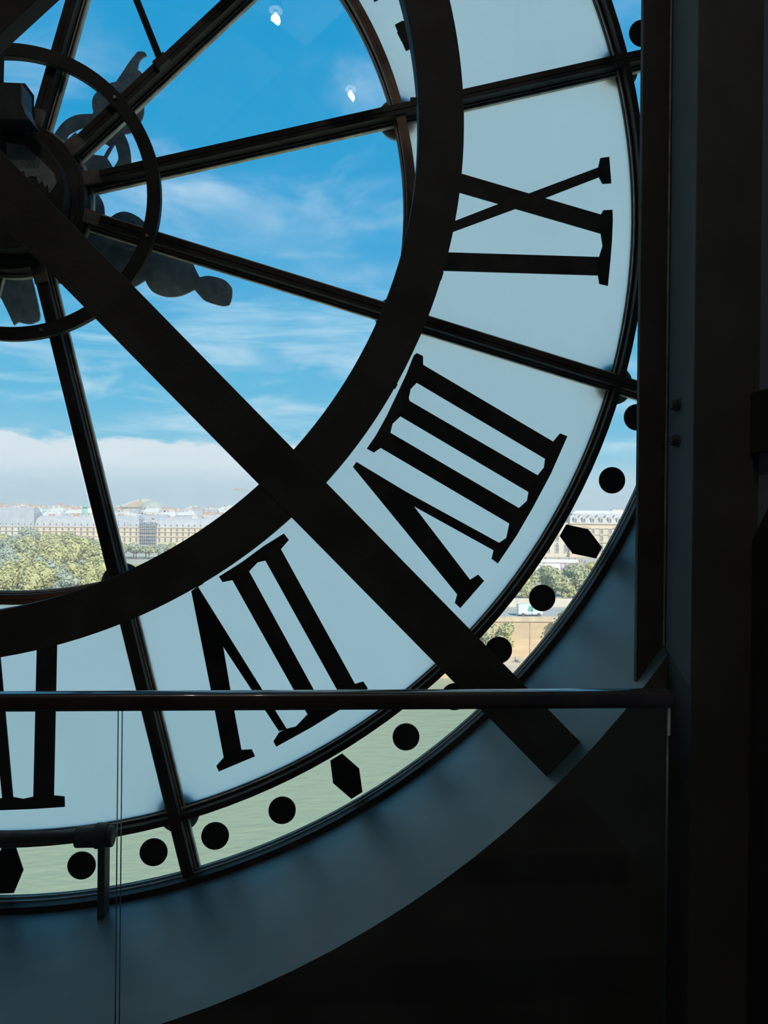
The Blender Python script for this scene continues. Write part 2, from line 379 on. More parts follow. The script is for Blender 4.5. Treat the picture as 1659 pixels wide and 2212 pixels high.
NUM = {"VI":[[[0.12,-2.057],[0.214,-2.051],[0.205,-2.855],[0.109,-2.86]],[[0.091,-2.035],[0.242,-2.022],[0.242,-2.051],[0.214,-2.064],[0.12,-2.073],[0.093,-2.061]],[[0.205,-2.842],[0.255,-2.848],[0.257,-2.897],[0.112,-2.905],[-0.044,-2.909],[-0.106,-2.908],[-0.107,-2.852],[-0.045,-2.853],[0.013,-2.847],[0.061,-2.857],[0.11,-2.847]],[[-0.059,-2.083],[0.015,-2.852],[-0.035,-2.852],[-0.103,-2.205]],[[-0.108,-2.057],[-0.059,-2.057],[-0.087,-2.237],[-0.2,-2.837],[-0.286,-2.836]],[[-0.311,-2.835],[-0.175,-2.837],[-0.162,-2.882],[-0.317,-2.88]]],"VII":[[[1.266,-1.632],[1.656,-2.33],[1.573,-2.367],[1.193,-1.691]],[[1.113,-1.741],[1.51,-2.459],[1.434,-2.494],[1.033,-1.784]],[[1.29,-1.574],[1.315,-1.605],[1.277,-1.651],[1.202,-1.707],[1.165,-1.716],[1.124,-1.76],[1.044,-1.803],[0.997,-1.813],[0.979,-1.786],[1.088,-1.715],[1.193,-1.636]],[[0.877,-1.834],[1.314,-2.531],[1.276,-2.54],[0.987,-2.103],[0.86,-1.871]],[[0.847,-1.857],[0.877,-1.834],[0.998,-2.103],[1.04,-2.343],[1.098,-2.644],[1.011,-2.668],[0.947,-2.343]],[[1.686,-2.299],[1.709,-2.333],[1.591,-2.425],[1.433,-2.523],[1.264,-2.616],[1.25,-2.59],[1.277,-2.547],[1.311,-2.53],[1.358,-2.519],[1.411,-2.463],[1.492,-2.421],[1.538,-2.396],[1.562,-2.343],[1.643,-2.312]],[[1.096,-2.631],[1.145,-2.629],[1.161,-2.662],[0.988,-2.734],[0.976,-2.707],[1.012,-2.665]]],"VIII":[[[1.947,-0.725],[2.635,-1.111],[2.595,-1.197],[1.91,-0.81]],[[1.877,-0.902],[2.567,-1.285],[2.52,-1.368],[1.834,-0.979]],[[1.785,-1.061],[2.477,-1.451],[2.427,-1.527],[1.736,-1.135]],[[1.932,-0.678],[1.964,-0.692],[1.965,-0.737],[1.968,-0.741],[1.935,-0.824],[1.905,-0.856],[1.896,-0.899],[1.9,-0.915],[1.856,-0.991],[1.817,-1.029],[1.807,-1.073],[1.761,-1.148],[1.726,-1.172],[1.691,-1.153],[1.735,-1.088],[1.787,-0.991],[1.844,-0.868],[1.883,-0.782],[1.917,-0.692]],[[2.656,-1.062],[2.693,-1.076],[2.611,-1.265],[2.521,-1.436],[2.442,-1.574],[2.349,-1.714],[2.318,-1.691],[2.327,-1.649],[2.355,-1.611],[2.391,-1.586],[2.405,-1.515],[2.453,-1.437],[2.493,-1.4],[2.5,-1.357],[2.545,-1.273],[2.577,-1.233],[2.582,-1.19],[2.621,-1.104]],[[1.641,-1.219],[1.889,-1.364],[2.362,-1.615],[2.333,-1.652],[1.889,-1.414],[1.624,-1.244]],[[1.624,-1.244],[1.641,-1.219],[1.889,-1.386],[2.215,-1.801],[2.15,-1.872]],[[2.209,-1.797],[2.251,-1.77],[2.281,-1.8],[2.163,-1.936],[2.136,-1.911],[2.148,-1.866]]],"IX":[[[2.023,0.245],[2.866,0.033],[2.867,-0.062],[2.024,0.149]],[[2.848,0.277],[2.485,0.129],[2.328,0.069],[2.112,-0.022],[2.027,-0.059],[2.027,-0.107],[2.1,-0.077],[2.415,0.049],[2.569,0.11],[2.848,0.227]],[[2.04,-0.177],[2.863,-0.176],[2.854,-0.268],[2.041,-0.268]],[[2.851,0.036],[2.863,0.058],[2.91,0.062],[2.912,0.008],[2.909,-0.091],[2.903,-0.183],[2.891,-0.318],[2.848,-0.31],[2.84,-0.266],[2.845,-0.175],[2.862,-0.12],[2.852,-0.059]],[[2.835,0.272],[2.845,0.318],[2.89,0.326],[2.902,0.195],[2.858,0.191],[2.84,0.223]],[[2.014,-0.035],[2.042,-0.04],[2.045,-0.113],[2.034,-0.143],[2.046,-0.177],[2.047,-0.27],[2.062,-0.276],[2.051,-0.315],[2.008,-0.301],[2.01,-0.18]],[[2.005,0.273],[2.035,0.281],[2.042,0.245],[2.043,0.148],[2.025,0.123],[1.994,0.122]]]}
HANDS = {"ornate":[[[0.533,0.82],[0.564,0.82],[0.576,0.804],[0.553,0.791],[0.536,0.764],[0.529,0.732],[0.477,0.643],[0.416,0.629],[0.406,0.647],[0.428,0.667],[0.493,0.77],[0.518,0.803]],[[0.402,0.659],[0.428,0.667],[0.529,0.732],[0.55,0.718],[0.563,0.69],[0.573,0.64],[0.564,0.571],[0.565,0.527],[0.556,0.487],[0.528,0.442],[0.5,0.416],[0.468,0.407],[0.408,0.387],[0.352,0.37],[0.316,0.408],[0.315,0.504],[0.318,0.509],[0.311,0.541],[0.314,0.578],[0.335,0.611]],[[0.443,0.41],[0.468,0.407],[0.49,0.361],[0.501,0.308],[0.503,0.257],[0.491,0.199],[0.421,0.178],[0.42,0.236],[0.439,0.273],[0.439,0.305],[0.423,0.355],[0.401,0.383]],[[0.398,0.343],[0.423,0.355],[0.388,0.289],[0.391,0.278],[0.37,0.295],[0.372,0.299]],[[0.352,0.37],[0.422,0.395],[0.424,0.359],[0.398,0.343]],[[0.299,0.314],[0.32,0.3],[0.37,0.295],[0.391,0.278],[0.415,0.236],[0.421,0.178],[0.269,0.154],[0.233,0.265]],[[0.315,0.504],[0.23,0.493],[0.168,0.453],[0.126,0.39],[0.123,0.368],[0.158,0.337],[0.197,0.314],[0.193,0.382],[0.224,0.408],[0.263,0.428],[0.323,0.434]]],"lobed":[[[0.206,0.139],[0.305,0.143],[0.355,0.087],[0.373,0.044],[0.377,-0.01],[0.402,-0.012],[0.434,0.01],[0.476,0.021],[0.526,0.006],[0.572,-0.028],[0.612,-0.078],[0.648,-0.127],[0.72,-0.176],[0.799,-0.209],[0.825,-0.252],[0.847,-0.295],[0.894,-0.287],[0.966,-0.303],[1.002,-0.335],[1.01,-0.356],[1.007,-0.4],[0.996,-0.43],[0.96,-0.436],[0.88,-0.414],[0.851,-0.39],[0.822,-0.358],[0.758,-0.389],[0.687,-0.398],[0.622,-0.378],[0.593,-0.346],[0.579,-0.318],[0.515,-0.356],[0.437,-0.358],[0.295,-0.333],[0.147,-0.348],[0.116,-0.356],[0.083,-0.224]]],"tail":[[[-0.112,-0.252],[0.006,-0.256],[0.024,-0.312],[0.068,-0.505],[0.044,-0.542],[0.016,-0.551],[-0.019,-0.547],[-0.036,-0.542],[-0.057,-0.559],[-0.111,-0.445],[-0.167,-0.347]]],"bracket":[[[-0.027,0.633],[-0.019,0.631],[0.008,0.61],[0.033,0.567],[0.036,0.509],[0.031,0.449],[-0.004,0.475],[-0.026,0.507]]]}
for k_ in ('VI', 'VII', 'VIII', 'IX'): numeral(k_, NUM[k_], 'roman numeral ' + k_ + ' seen mirrored')
def turn(q, a):
    c, s = math.cos(R(a)), math.sin(R(a)); return [(x * c + z * s, -x * s + z * c) for x, z in q]
ix = NUM['IX']
xs = [turn(q, -27.9) for q in (ix[0], ix[1], ix[4], ix[6], [ix[3][j] for j in (0, 1, 2, 3, 4, 10, 11)])] + [[pt(2.034, -27.27), pt(2.077, -27.33), pt(2.10, -26.6), pt(2.10, -24.2), pt(2.067, -23.49), pt(2.031, -23.43)]]
numeral('X', xs, 'roman numeral X seen mirrored')
DOTS = {-8: (3.197, -17.32), -2: (3.2, 17.73), -1: (3.197, 23.85), 1: (3.191, 36.2), 2: (3.188, 42.28), 4: (3.199, 53.56), 6: (3.202, 66.13), 7: (3.2, 72.3), 8: (3.196, 77.73), 9: (3.199, 83.92)}
for i in range(-10, 12):
    if i % 5 == 0: continue
    r, a = DOTS.get(i, (3.197, 30 + 6 * i)); x, z = pt(r, a)
    bm = B(); add_cyl(bm, (x, -.0045, z), (x, -.0125, z), .0665, n=40); link('minute_dot', bm, DOTM, clock)
HEX = [(3.091, .66), (3.199, 1.28), (3.306, .50), (3.308, -.60), (3.194, -1.32), (3.092, -.58)]
for a in (-30, 0, 30, 60, 90):
    bm = B(); add_prism(bm, [pt(r, a - b + .04 if a == 30 else a + (-.2 if a == 60 else .1) - b) for r, b in HEX], -.0125, -.0045); link('hour_marker', bm, DOTM, clock)
# hub, mechanism ring and the works behind the dial
bm = B(); add_cyl(bm, (0, .02, 0), (0, -.10, 0), .352, n=72); add_cyl(bm, (0, -.10, 0), (0, -.112, 0), .335, .33, 72); hub = link('hub', bm, IRON, clock, bevel=.004)
bm = B(); add_sector(bm, .362, .372, 0, 360, -.03, .0, 72); link('hub_rim', bm, BEAD, hub)
bm = B(); add_cyl(bm, (.03, -.112, -.02), (.03, -.20, -.02), .27, n=64); link('hub_cap', bm, IRON, hub, bevel=.006)
PP = [(-.06, .165), (.02, .16), (.09, .10), (.15, .04), (.165, -.005), (.15, -.035), (.132, -.055), (.125, -.015), (.112, -.03), (.10, .0), (.085, -.015), (.075, .018), (.05, .02), (.03, .01), (.02, .04), (-.01, .035), (-.03, .045), (-.05, .06)]
bm = B(); add_prism(bm, [(x + .10, z + .02) for x, z in PP], -.2035, -.1995); o = link('paint_patch', bm, PATCH, hub); o['label'] = 'flaking grey-green paint'
mr = None
bm = B(); add_sector(bm, .625, .687, 0, 360, -.125, -.085, 120, (.022, .0)); mr = link('mechanism_ring', bm, IRON, clock, bevel=.003)
for a in (15, 75, 135, -165, -105, -45):
    x, z = pt(.656, a + 1.5); bm = B(); add_cyl(bm, (x + .022, -.124, z), (x + .022, -.136, z), .008, n=10); link('bolt', bm, STEEL, mr)
    x0, z0 = pt(.62, a); bm = B(); add_box(bm, x - .02 + .022, x + .02 + .022, -.086, -.07, z - .02, z + .02); link('spacer', bm, IRON, mr)
bm = B(); add_prism(bm, [[0.042,0.374],[0.086,0.374],[0.173,0.371],[0.176,0.289],[0.191,0.244],[0.21,0.213],[0.043,0.211]], -.36, -.255); gb = link('gearbox', bm, GEAR, clock, bevel=.004)
bm = B(); add_prism(bm, [[0.044,0.535],[0.068,0.537],[0.066,0.402],[0.045,0.401]], -.32, -.29); link('gearbox_post', bm, IRON, clock)
bm = B(); add_box(bm, .02, .12, -.20, -.10, .22, .46); link('gearbox_foot', bm, IRON, clock)
for key, lab in (('ornate', 'ornate pierced clock hand on the outside of the glass'), ('lobed', 'lobed tail of a clock hand on the outside of the glass'), ('tail', 'pale weathered tail of a clock hand below the hub')):
    bm = B()
    yy = {'ornate': .12, 'lobed': .12, 'tail': .12}[key]
    for j, q in enumerate(HANDS[key]): add_prism(bm, curve(q), yy + j * .0007, yy + .012 - j * .0007)
    o = link('clock_hand', bm, HAND, clock); o['label'] = lab
bm = B(); add_cyl(bm, (0, .0, 0), (0, .15, 0), .10, n=32); link('arbor', bm, IRON, clock)
bm = B(); add_cyl(bm, (.693, -.09, .664), (.26, -.09, 1.72), .0165, n=16); rod = link('stay_rod', bm, mat('grey_rod_paint', (.07, .07, .07), .4, .3, .3, 12), clock, smooth=True)
bm = B(); add_box(bm, -.035, .035, -.105, -.072, -.022, .022, Matrix.Translation((.70, 0, .65)) @ Matrix.Rotation(R(-45), 4, 'Y')); link('rod_shoe', bm, BAR, rod)

# ------------------------------------------------------------------ iron frame inside the opening
fr = thing('iron_frame', 'massive black iron ring with crossed diagonal beams in front of the dial', 'iron frame', (0, -1.0, ZC))
rc = (.066, -.080)
bm = B(); add_sector(bm, 1.765, 1.928, 0, 360, 0, .075, 220, rc); rg = link('support_ring', bm, IRON, fr, bevel=.003)
for x, z in ((1.968, -.37), (1.757, -1.006), (1.068, -1.725), (1.82, .025)):
    d = Vector((x - rc[0], 0, z - rc[1])); a = math.atan2(-d.z, d.x)
    bm = B(); add_box(bm, d.length - .02, d.length + .004, .01, .03, -.009, .009, Matrix.Translation((rc[0], 0, rc[1])) @ Matrix.Rotation(a, 4, 'Y')); link('tab', bm, IRON, rg)
s2 = math.sqrt(.5)
for (dx, dz, nx, nz, off, nm) in ((1, -1, 1, 1, .021, 'down'), (1, 1, 1, -1, .042, 'up')):
    h = .0875; L = 3.353
    def P_(t, w): return ((dx * t + nx * w) * s2, (dz * t + nz * w) * s2)
    e = [math.sqrt(L * L - (off + s * h) ** 2) for s in (-1, 1)]
    em = math.sqrt(L * L - off * off)
    bm = B(); add_prism(bm, [P_(-e[0], off - h), P_(-em, off), P_(-e[1], off + h), P_(e[1], off + h), P_(em, off), P_(e[0], off - h)], -.002 if nm == 'down' else -.0012, .073 if nm == 'down' else .0725)
    link('diagonal_beam', bm, IRON, fr, bevel=.003)

# ------------------------------------------------------------------ balustrade
bal = thing('glass_balustrade', 'glass balustrade with dark handrail crossing in front of the clock', 'balustrade', (0, -1.65, 0))
bm = B(); prof = []
for qy, qz, a0 in ((.012, .0105, 0), (-.012, .0105, 90), (-.012, -.0105, 180), (.012, -.0105, 270)):
    for k in range(7): prof.append((qy + .012 * math.cos(R(a0 + k * 15)), qz + .012 * math.sin(R(a0 + k * 15))))
E_ = [[bm.verts.new((x, y_ * s_, zc_ + z_ * s_)) for y_, z_ in prof] for x, s_, zc_ in ((-3.2, 1, 1.085), (2.466, 1, 1.088), (2.476, .93, 1.088), (2.484, .72, 1.088))]
for p, q in zip(E_, E_[1:]):
    for i in range(len(prof)): bm.faces.new((p[i], p[(i + 1) % len(prof)], q[(i + 1) % len(prof)], q[i]))
bm.faces.new(E_[0][::-1]); bm.faces.new(E_[-1]); link('handrail', bm, RAIL, bal, smooth=True).modifiers.new('edges', 'EDGE_SPLIT').split_angle = R(50)
for x0, x1 in ((-3.2, .980), (.9905, 2.475)):
    bm = B(); add_box(bm, x0, x1, -.006, .006, -.2, 1.078); o = link('glass_panel', bm, [SAFETY, GEDGE], bal)
    for p in o.data.polygons:
        if abs(p.normal.x) > .9: p.material_index = 1
bm = B(); add_box(bm, -3.2, 2.475, -.012, .012, 1.062, 1.078); link('rail_channel', bm, RAIL, bal)
bm = B(); add_box(bm, -3.2, 2.475, .0065, .02, -.22, -.03); link('fixing_strip', bm, COLUMN, bal)
bm = B(); add_box(bm, 2.472, 2.478, -.010, -.0062, .985, 1.062); o = link('edge_clip', bm, CLIP, bal); o['label'] = 'bright cream clip'

# ------------------------------------------------------------------ guard bar on the sill of the opening
gd = thing('guard_bar', 'dark guard bar with rubber sleeve on an upright in the round opening', 'guard bar', (.52, -.25, ZC - 3.316))
zz = .37
bm = B(); add_box(bm, -.030, .002, -.004, .075, -.012, zz, Matrix.Identity(4)); up_ = link('upright', bm, RUBBER, gd, bevel=.003)
bm = B(); add_cyl(bm, (-1.6, .02, zz - .012), (-.10, .02, zz), .027, n=18); link('rod', bm, RUBBER, gd, smooth=True)
bm = B(); add_cyl(bm, (-.132, .02, zz), (-.045, .02, zz), .047, n=24); link('sleeve', bm, RUBBER, gd, bevel=.006)
bm = B(); add_cyl(bm, (-.045, .02, zz + .004), (.005, .02, zz + .004), .056, n=24); link('collar', bm, RUBBER, gd, bevel=.006)
bm = B(); add_cyl(bm, (.005, .02, zz), (.034, .02, zz), .046, n=24); link('end_cap', bm, RUBBER, gd, bevel=.006)

# ------------------------------------------------------------------ the room's lamps (their reflections show in the glass)
for (x, y, z, lab) in ((1.648, -6.0, 7.01, 'ceiling spot lamp behind the viewer, farther from the clock'), (.81, -4.55, 7.0, 'ceiling spot lamp behind the viewer, nearer to the clock')):
    t = thing('ceiling_lamp', lab, 'lamp', (x, y, 7.6))
    bm = B(); add_cyl(bm, (0, 0, 0), (0, 0, -.45), .012, n=10); link('stem', bm, IRON, t)
    bm = B(); add_cyl(bm, (0, 0, -.40), (0, .03, -.56), .06, .075, 20, True); link('housing', bm, IRON, t)
    bm = B(); add_ball(bm, (0, .035, z - 7.6), .021, 2); o = link('bulb', bm, BULB, t, smooth=True)
    L_ = D.lights.new('lamp', 'POINT'); L_.energy = LAMP_W; L_.color = (1, .95, .88); L_.shadow_soft_size = .05
    lo = D.objects.new('lamp_light', L_); COL.objects.link(lo); lo.location = (x, y + .04, 6.93)

# ================================================================== outside: river, far quay, gardens, palace and the city
STONE = mat('pale_quay_stone', (.62, .47, .30), .85, 0, .12, .35, .1, 2, stretch=(.4, 1, 2.2))
COPING = mat('pale_coping_stone', (.60, .49, .36), .85, 0, .12, .6)
GROUND = mat('pale_gravel_ground', (.46, .42, .33), .9, 0, .15, .05)
ROAD = mat('light_asphalt', (.40, .39, .36), .9, 0, .1, .1)
LAWN = mat('sunlit_lawn', (.40, .42, .10), .9, 0, .2, .08)
CREAM = mat('cream_limestone', (.68, .56, .41), .85, 0, .06, .15)
CREAM2 = mat('pale_limestone', (.66, .58, .48), .85, 0, .06, .15)
SLATE = mat('pale_grey_slate', (.46, .45, .47), .6, 0, .12, .5)
SLATE2 = mat('lead_grey_roof', (.40, .41, .44), .6, 0, .12, .4)
LEAD = mat('white_lead_roof', (.66, .66, .66), .5, 0, .05, .3)
PANE = mat('distant_window_pane', (.20, .21, .24), .25)
CLAY = mat('clay_chimney', (.56, .36, .25), .9, 0, .25, .6)
WHITEWALL = mat('white_render', (.68, .64, .58), .85, 0, .08, .2)
SCAF = mat('grey_scaffold_net', (.28, .28, .32), .9, 0, .15, 1)
COPPER = mat('green_copper', (.25, .50, .42), .7, 0, .15, 1)
DOME = mat('pale_green_dome', (.42, .47, .36), .7, 0, .12, .4)
GOLDST = mat('ochre_stone', (.62, .44, .30), .85, 0, .1, .3)
CRANE = mat('red_crane_paint', (.62, .22, .22), .6)
BARK = mat('tree_bark', (.16, .13, .10), .9, 0, .2, 3)
CANVAS = mat('white_canvas', (.80, .77, .72), .8)
POSTER = mat('flower_print', (.80, .72, .74), .7, 0, 0, .55, var2=(.45, .10, .32))
# river
WAT = D.materials.new('green_river_water'); WAT.use_nodes = True
t_ = WAT.node_tree; b_ = t_.nodes['Principled BSDF']
b_.inputs['Base Color'].default_value = (.31, .34, .22, 1); b_.inputs['Roughness'].default_value = .22; b_.inputs['IOR'].default_value = 1.33
c_ = t_.nodes.new('ShaderNodeTexCoord'); mp_ = t_.nodes.new('ShaderNodeMapping'); mp_.inputs['Scale'].default_value = (.35, .9, 1)
n_ = t_.nodes.new('ShaderNodeTexNoise'); n_.inputs['Scale'].default_value = 1.0; n_.inputs['Detail'].default_value = 6
bp_ = t_.nodes.new('ShaderNodeBump'); bp_.inputs['Strength'].default_value = .55; bp_.inputs['Distance'].default_value = .5
t_.links.new(c_.outputs['Object'], mp_.inputs[0]); t_.links.new(mp_.outputs[0], n_.inputs['Vector']); t_.links.new(n_.outputs[0], bp_.inputs['Height']); t_.links.new(bp_.outputs[0], b_.inputs['Normal'])
ST, LG, WA = -20.4, -27.3, -28.4     # street, lower quay and water levels
def slab(name, x0, x1, y0, y1, z0, z1, m, label=None):
    bm = B(); add_box(bm, x0, x1, y0, y1, z0, z1); return struct(link(name, bm, m), label)
slab('river', -500, 500, 6, 128.5, WA - 1, WA, WAT, 'green river below the clock')
slab('ground_lower_quay', -400, 400, 128, 143.5, WA - .5, LG, COPING, 'pale paved lower quay beside the river')
slab('trim_2', -400, 400, 127.7, 128.3, WA - .5, LG + .12, STONE, 'stone edge of the lower quay')
qw = slab('wall_quay', -400, 400, 143, 145, LG - .5, ST, STONE, 'tall pale stone embankment wall')
bm = B(); add_box(bm, -400, 400, 142.8, 143.6, ST - .15, ST - .02); link('cornice', bm, COPING, qw)
bm = B(); add_box(bm, -400, 400, 143.05, 143.5, ST - .02, ST + .85); link('parapet', bm, COPING, qw)
for i in range(14):
    x = -60 + i * 14.3
    bm = B(); add_box(bm, x - .12, x + .12, 142.9, 143.02, LG, ST - .15); link('drain_pipe', bm, CLAY, qw)
slab('ground_street', -500, 600, 145, 168, ST - .6, ST, ROAD, 'riverside street behind the parapet')
slab('ground_gardens', -2500, 2500, 168, 6000, ST - .6, ST + .02, GROUND, 'pale gravel ground of the gardens and city')
slab('wall_garden', -400, 400, 164.5, 165.3, ST, ST + 1.9, CREAM2, 'low stone garden wall across the street')
for i, (x0, x1, y0, y1) in enumerate(((-78, -62, 225, 285), (82, 100, 252, 275), (-120, -60, 176, 196))):
    slab('ground_lawn', x0, x1, y0, y1, ST, ST + .1, LAWN, 'yellow-green lawn between the trees')

# ---- trees
LEAF = [mat('sunlit_leaves', (0.368, 0.361, 0.146), .8, 0, 0, .9, var2=(0.552, 0.510, 0.269)), mat('olive_leaves', (0.313, 0.326, 0.168), .8, 0, 0, .9, var2=(0.478, 0.458, 0.280)), mat('bluish_leaves', (0.294, 0.326, 0.235), .8, 0, 0, .9, var2=(0.423, 0.440, 0.347)), mat('yellow_green_leaves', (0.460, 0.422, 0.112), .8, 0, 0, .9, var2=(0.589, 0.528, 0.202))]
def make_crown(rx, rz, lobes, leaves, size, seed):
    rn = random.Random(seed); bm = B()
    cs = []
    for i in range(lobes):
        a = rn.uniform(0, 6.28); q = rn.uniform(.15, .62); h = rn.uniform(-.5, .62)
        cs.append((rx * q * math.cos(a), rx * q * math.sin(a), rz * h, rn.uniform(.36, .52) * rx))
    cs.append((0, 0, 0, rx * .62))
    for x, y, z, r in cs: add_ball(bm, (x, y, z), r * .86, 1, (1, 1, min(1.25, rz / rx)))
    for i in range(leaves):
        x, y, z, r = rn.choice(cs)
        d = Vector((rn.gauss(0, 1), rn.gauss(0, 1), rn.gauss(0, 1))).normalized(); d.z *= min(1.25, rz / rx)
        p = Vector((x, y, z)) + d * r * rn.uniform(.82, 1.12)
        nrm = (d + Vector((rn.uniform(-.8, .8), rn.uniform(-.8, .8), rn.uniform(-.3, .9)))).normalized()
        u = nrm.orthogonal().normalized(); v = nrm.cross(u); s = size * rn.uniform(.6, 1.35)
        a = rn.uniform(0, 6.28); u, v = u * math.cos(a) + v * math.sin(a), v * math.cos(a) - u * math.sin(a)
        bm.faces.new([bm.verts.new(p + u * s * k + v * s * l) for k, l in ((-.6, 0), (0, -.42), (.7, 0), (0, .42))])
    return bm
def make_tree(name, label, group, rx, rz, trunk_h, leaf, seed, lobes=9, leaves=900, size=.55):
    t = thing(name, label, 'tree', (0, 0, -500), 0, group)
    bm = make_crown(rx, rz, lobes, leaves, size, seed)
    bmesh.ops.translate(bm, verts=bm.verts, vec=(0, 0, trunk_h + rz * .9)); link('crown', bm, leaf, t, fix=False)
    bm = B(); add_cyl(bm, (0, 0, 0), (0, 0, trunk_h + rz * .7), .28, .14, 8)
    for k in range(4):
        a = k * 1.6 + seed; add_cyl(bm, (0, 0, trunk_h * .85), (rx * .5 * math.cos(a), rx * .5 * math.sin(a), trunk_h + rz * .8), .11, .04, 6)
    link('trunk', bm, BARK, t, smooth=True)
    return t
GT = 'leafy park trees beyond the river'
protos = [make_tree('park_tree', 'broad leafy tree in the park beyond the river', GT, 4.6, 4.3, 1.1, LEAF[k % 3], 11 + k, 10, 1000, .62) for k in range(4)]
used = set()
def put(kind, x, y, z=ST, s=1.0, **kw):
    p = kind
    if p.name in used: o = dup(p, (x, y, z), random.uniform(0, 6.28), **kw)
    else:
        o = p; used.add(p.name); o.location = (x, y, z); o.rotation_euler.z = random.uniform(0, 6.28)
        if kw.get('label'): o['label'] = kw['label']
    o.scale = (s, s, s * random.uniform(.92, 1.1)); return o
ROWS = ((174, -90, -46, 7.0, .72, 'front'), (186, -96, -50, 7.4, .80, 'nearest'), (200, -104, -54, 7.2, .92, 'second'), (217, -112, -60, 7.4, 1.0, 'third'), (238, -122, -68, 7.8, 1.05, 'fourth'), (262, -132, -78, 8.2, 1.1, 'fifth'), (290, -146, -88, 8.6, 1.08, 'sixth'), (325, -160, -104, 9.2, 1.08, 'seventh'), (365, -178, -122, 9.6, 1.05, 'farthest'))
HUE = ('sunlit green', 'olive green', 'bluish green', 'bright green')
for y, xa, xb, step, s, row in ROWS:
    x = xa
    while x <= xb:
        k = random.randrange(4)
        if -84 < x < -56 and 210 < y < 262: x += step; continue      # a clearing with rounded hedges
        put(protos[k], x + random.uniform(-1.4, 1.4), y + random.uniform(-4, 4), s=s * random.uniform(.86, 1.16), label=HUE[k] + ' leafy tree in the ' + row + ' row of the park beyond the river'); x += step
GC = 'clipped trees in the row before the long facade'
cp = [make_tree('clipped_tree', 'small clipped tree in the row before the long facade', GC, 3.6, 2.1, 2.2, LEAF[1 + k], 31 + k, 8, 700, .55) for k in range(2)]
for i in range(28):
    for j in range(2): put(cp[(i + j) % 2], -122 + i * 5.4 + j * 2, 316 + j * 9 + random.uniform(-1, 1), s=random.uniform(.92, 1.05), label=('olive', 'bluish')[(i + j) % 2] + ' clipped tree in the ' + ('nearer', 'farther')[j] + ' row before the long facade')
GS = 'trees along the riverside street'
sp_ = [make_tree('street_tree', 'bushy tree standing behind the riverside street', GS, 4.4, 3.4, 1.6, LEAF[k], 41 + k, 10, 1000, .55) for k in range(2)]
for x, y, s in ((41, 178, .9), (48, 181, .95), (55, 177, .95), (62, 182, 1.0), (69, 178, .95), (76, 184, 1.0), (83, 180, .9), (52, 193, 1.0), (60, 196, 1.05), (68, 197, 1.0), (77, 199, .95), (86, 198, 1.0), (94, 194, 1.0), (47, 170.5, .55), (57, 171, .6), (66, 171, .6), (74, 171.5, .6)):
    k = random.randrange(2); put(sp_[k], x, y, s=s, label=('sunlit green', 'olive green')[k] + (' bush on the garden wall behind the van' if s < .7 else ' bushy tree behind the riverside street' if y < 187 else ' bushy tree before the white marquee'))
GB = 'shrubby trees growing on the lower quay'
bp2 = [make_tree('quay_tree', 'slender tree growing against the embankment wall', GB, 2.7, 4.2, 1.4, LEAF[k], 51 + k, 9, 800, .42) for k in range(2)]
for x, s in ((21.5, .9), (26, 1.0), (30.3, .95), (33.6, .78), (46.8, 1.15), (50.6, 1.3), (55, 1.2), (16, .9), (60, 1.1)): put(bp2[random.randrange(2)], x, 138.6 + random.uniform(-.8, .8), LG, s)
GH = 'clipped hedges in the palace garden'
hg = thing('garden_hedge', 'rounded green hedge in the palace garden', 'hedge', (0, 0, -500), 0, GH)
link('foliage', make_crown(5, 2.4, 9, 700, .5, 71), LEAF[3], hg, fix=False)
for x, y in ((88, 258), (95, 262), (102, 266), (-72, 232), (-66, 238), (-76, 246)): put(hg, x, y, ST + 1.4)

# ---- van, posts, marquee, people
v = thing('delivery_van', 'white and green van on the street above the embankment wall', 'van', (39.2, 149.2, ST))
VW = mat('white_van_paint', (.72, .76, .74), .35); VG = mat('green_van_print', (.16, .45, .32), .4); TY = mat('black_tyre', (.05, .05, .055), .8)
bm = B(); add_prism(bm, [(0, .35), (0, 2.35), (.15, 2.5), (3.4, 2.5), (4.0, 2.1), (4.55, 1.35), (5.15, 1.15), (5.25, .35)], 0, 2.0); link('body', bm, VW, v)
bm = B(); add_prism(bm, [(1.9, 1.1), (2.2, 2.2), (3.2, 2.25), (3.1, 1.0)], -.02, .0); link('side_print', bm, VG, v)
bm = B(); add_prism(bm, [(3.45, 1.4), (3.45, 2.2), (3.85, 2.05), (4.3, 1.4)], -.015, .0); link('side_window', bm, PANE, v)
bm = B(); add_box(bm, .05, 5.2, -.03, 0, .35, .6); link('sill_panel', bm, SLATE2, v)
for x in (1.0, 4.3):
    for y in (-.04, 1.84):
        bm = B(); add_cyl(bm, (x, y, .36), (x, y + .2, .36), .36, n=20); w_ = link('wheel', bm, TY, v)
        bm = B(); add_cyl(bm, (x, y - .01, .36), (x, y + .21, .36), .18, n=14); link('hub_cap', bm, STEEL, w_)
for (x, lab) in ((38.1, 'slim grey street post by the rear of the van'), (43.7, 'slim grey street post by the front of the van')):
    p = thing('street_post', lab, 'post', (x, 146.2, ST))
    bm = B(); add_cyl(bm, (0, 0, 0), (0, 0, 4.2), .07, .05, 8); link('pole', bm, SLATE, p)
    bm = B(); add_cyl(bm, (0, 0, 0), (0, 0, .5), .13, .10, 10); link('base', bm, SLATE, p)
    bm = B(); add_ball(bm, (0, 0, 4.3), .14, 1); link('finial', bm, SLATE, p)
mq = thing('marquee', 'long white marquee with a flower printed end in the palace garden', 'marquee', (66.5, 249, ST))
mq.rotation_euler.z = R(-7)
bm = B(); add_prism(bm, [(0, 1.9), (0, 4.6), (17.5, 4.6), (17.5, 1.6)], 0, .2); link('side_canvas', bm, CANVAS, mq)
bm = B()
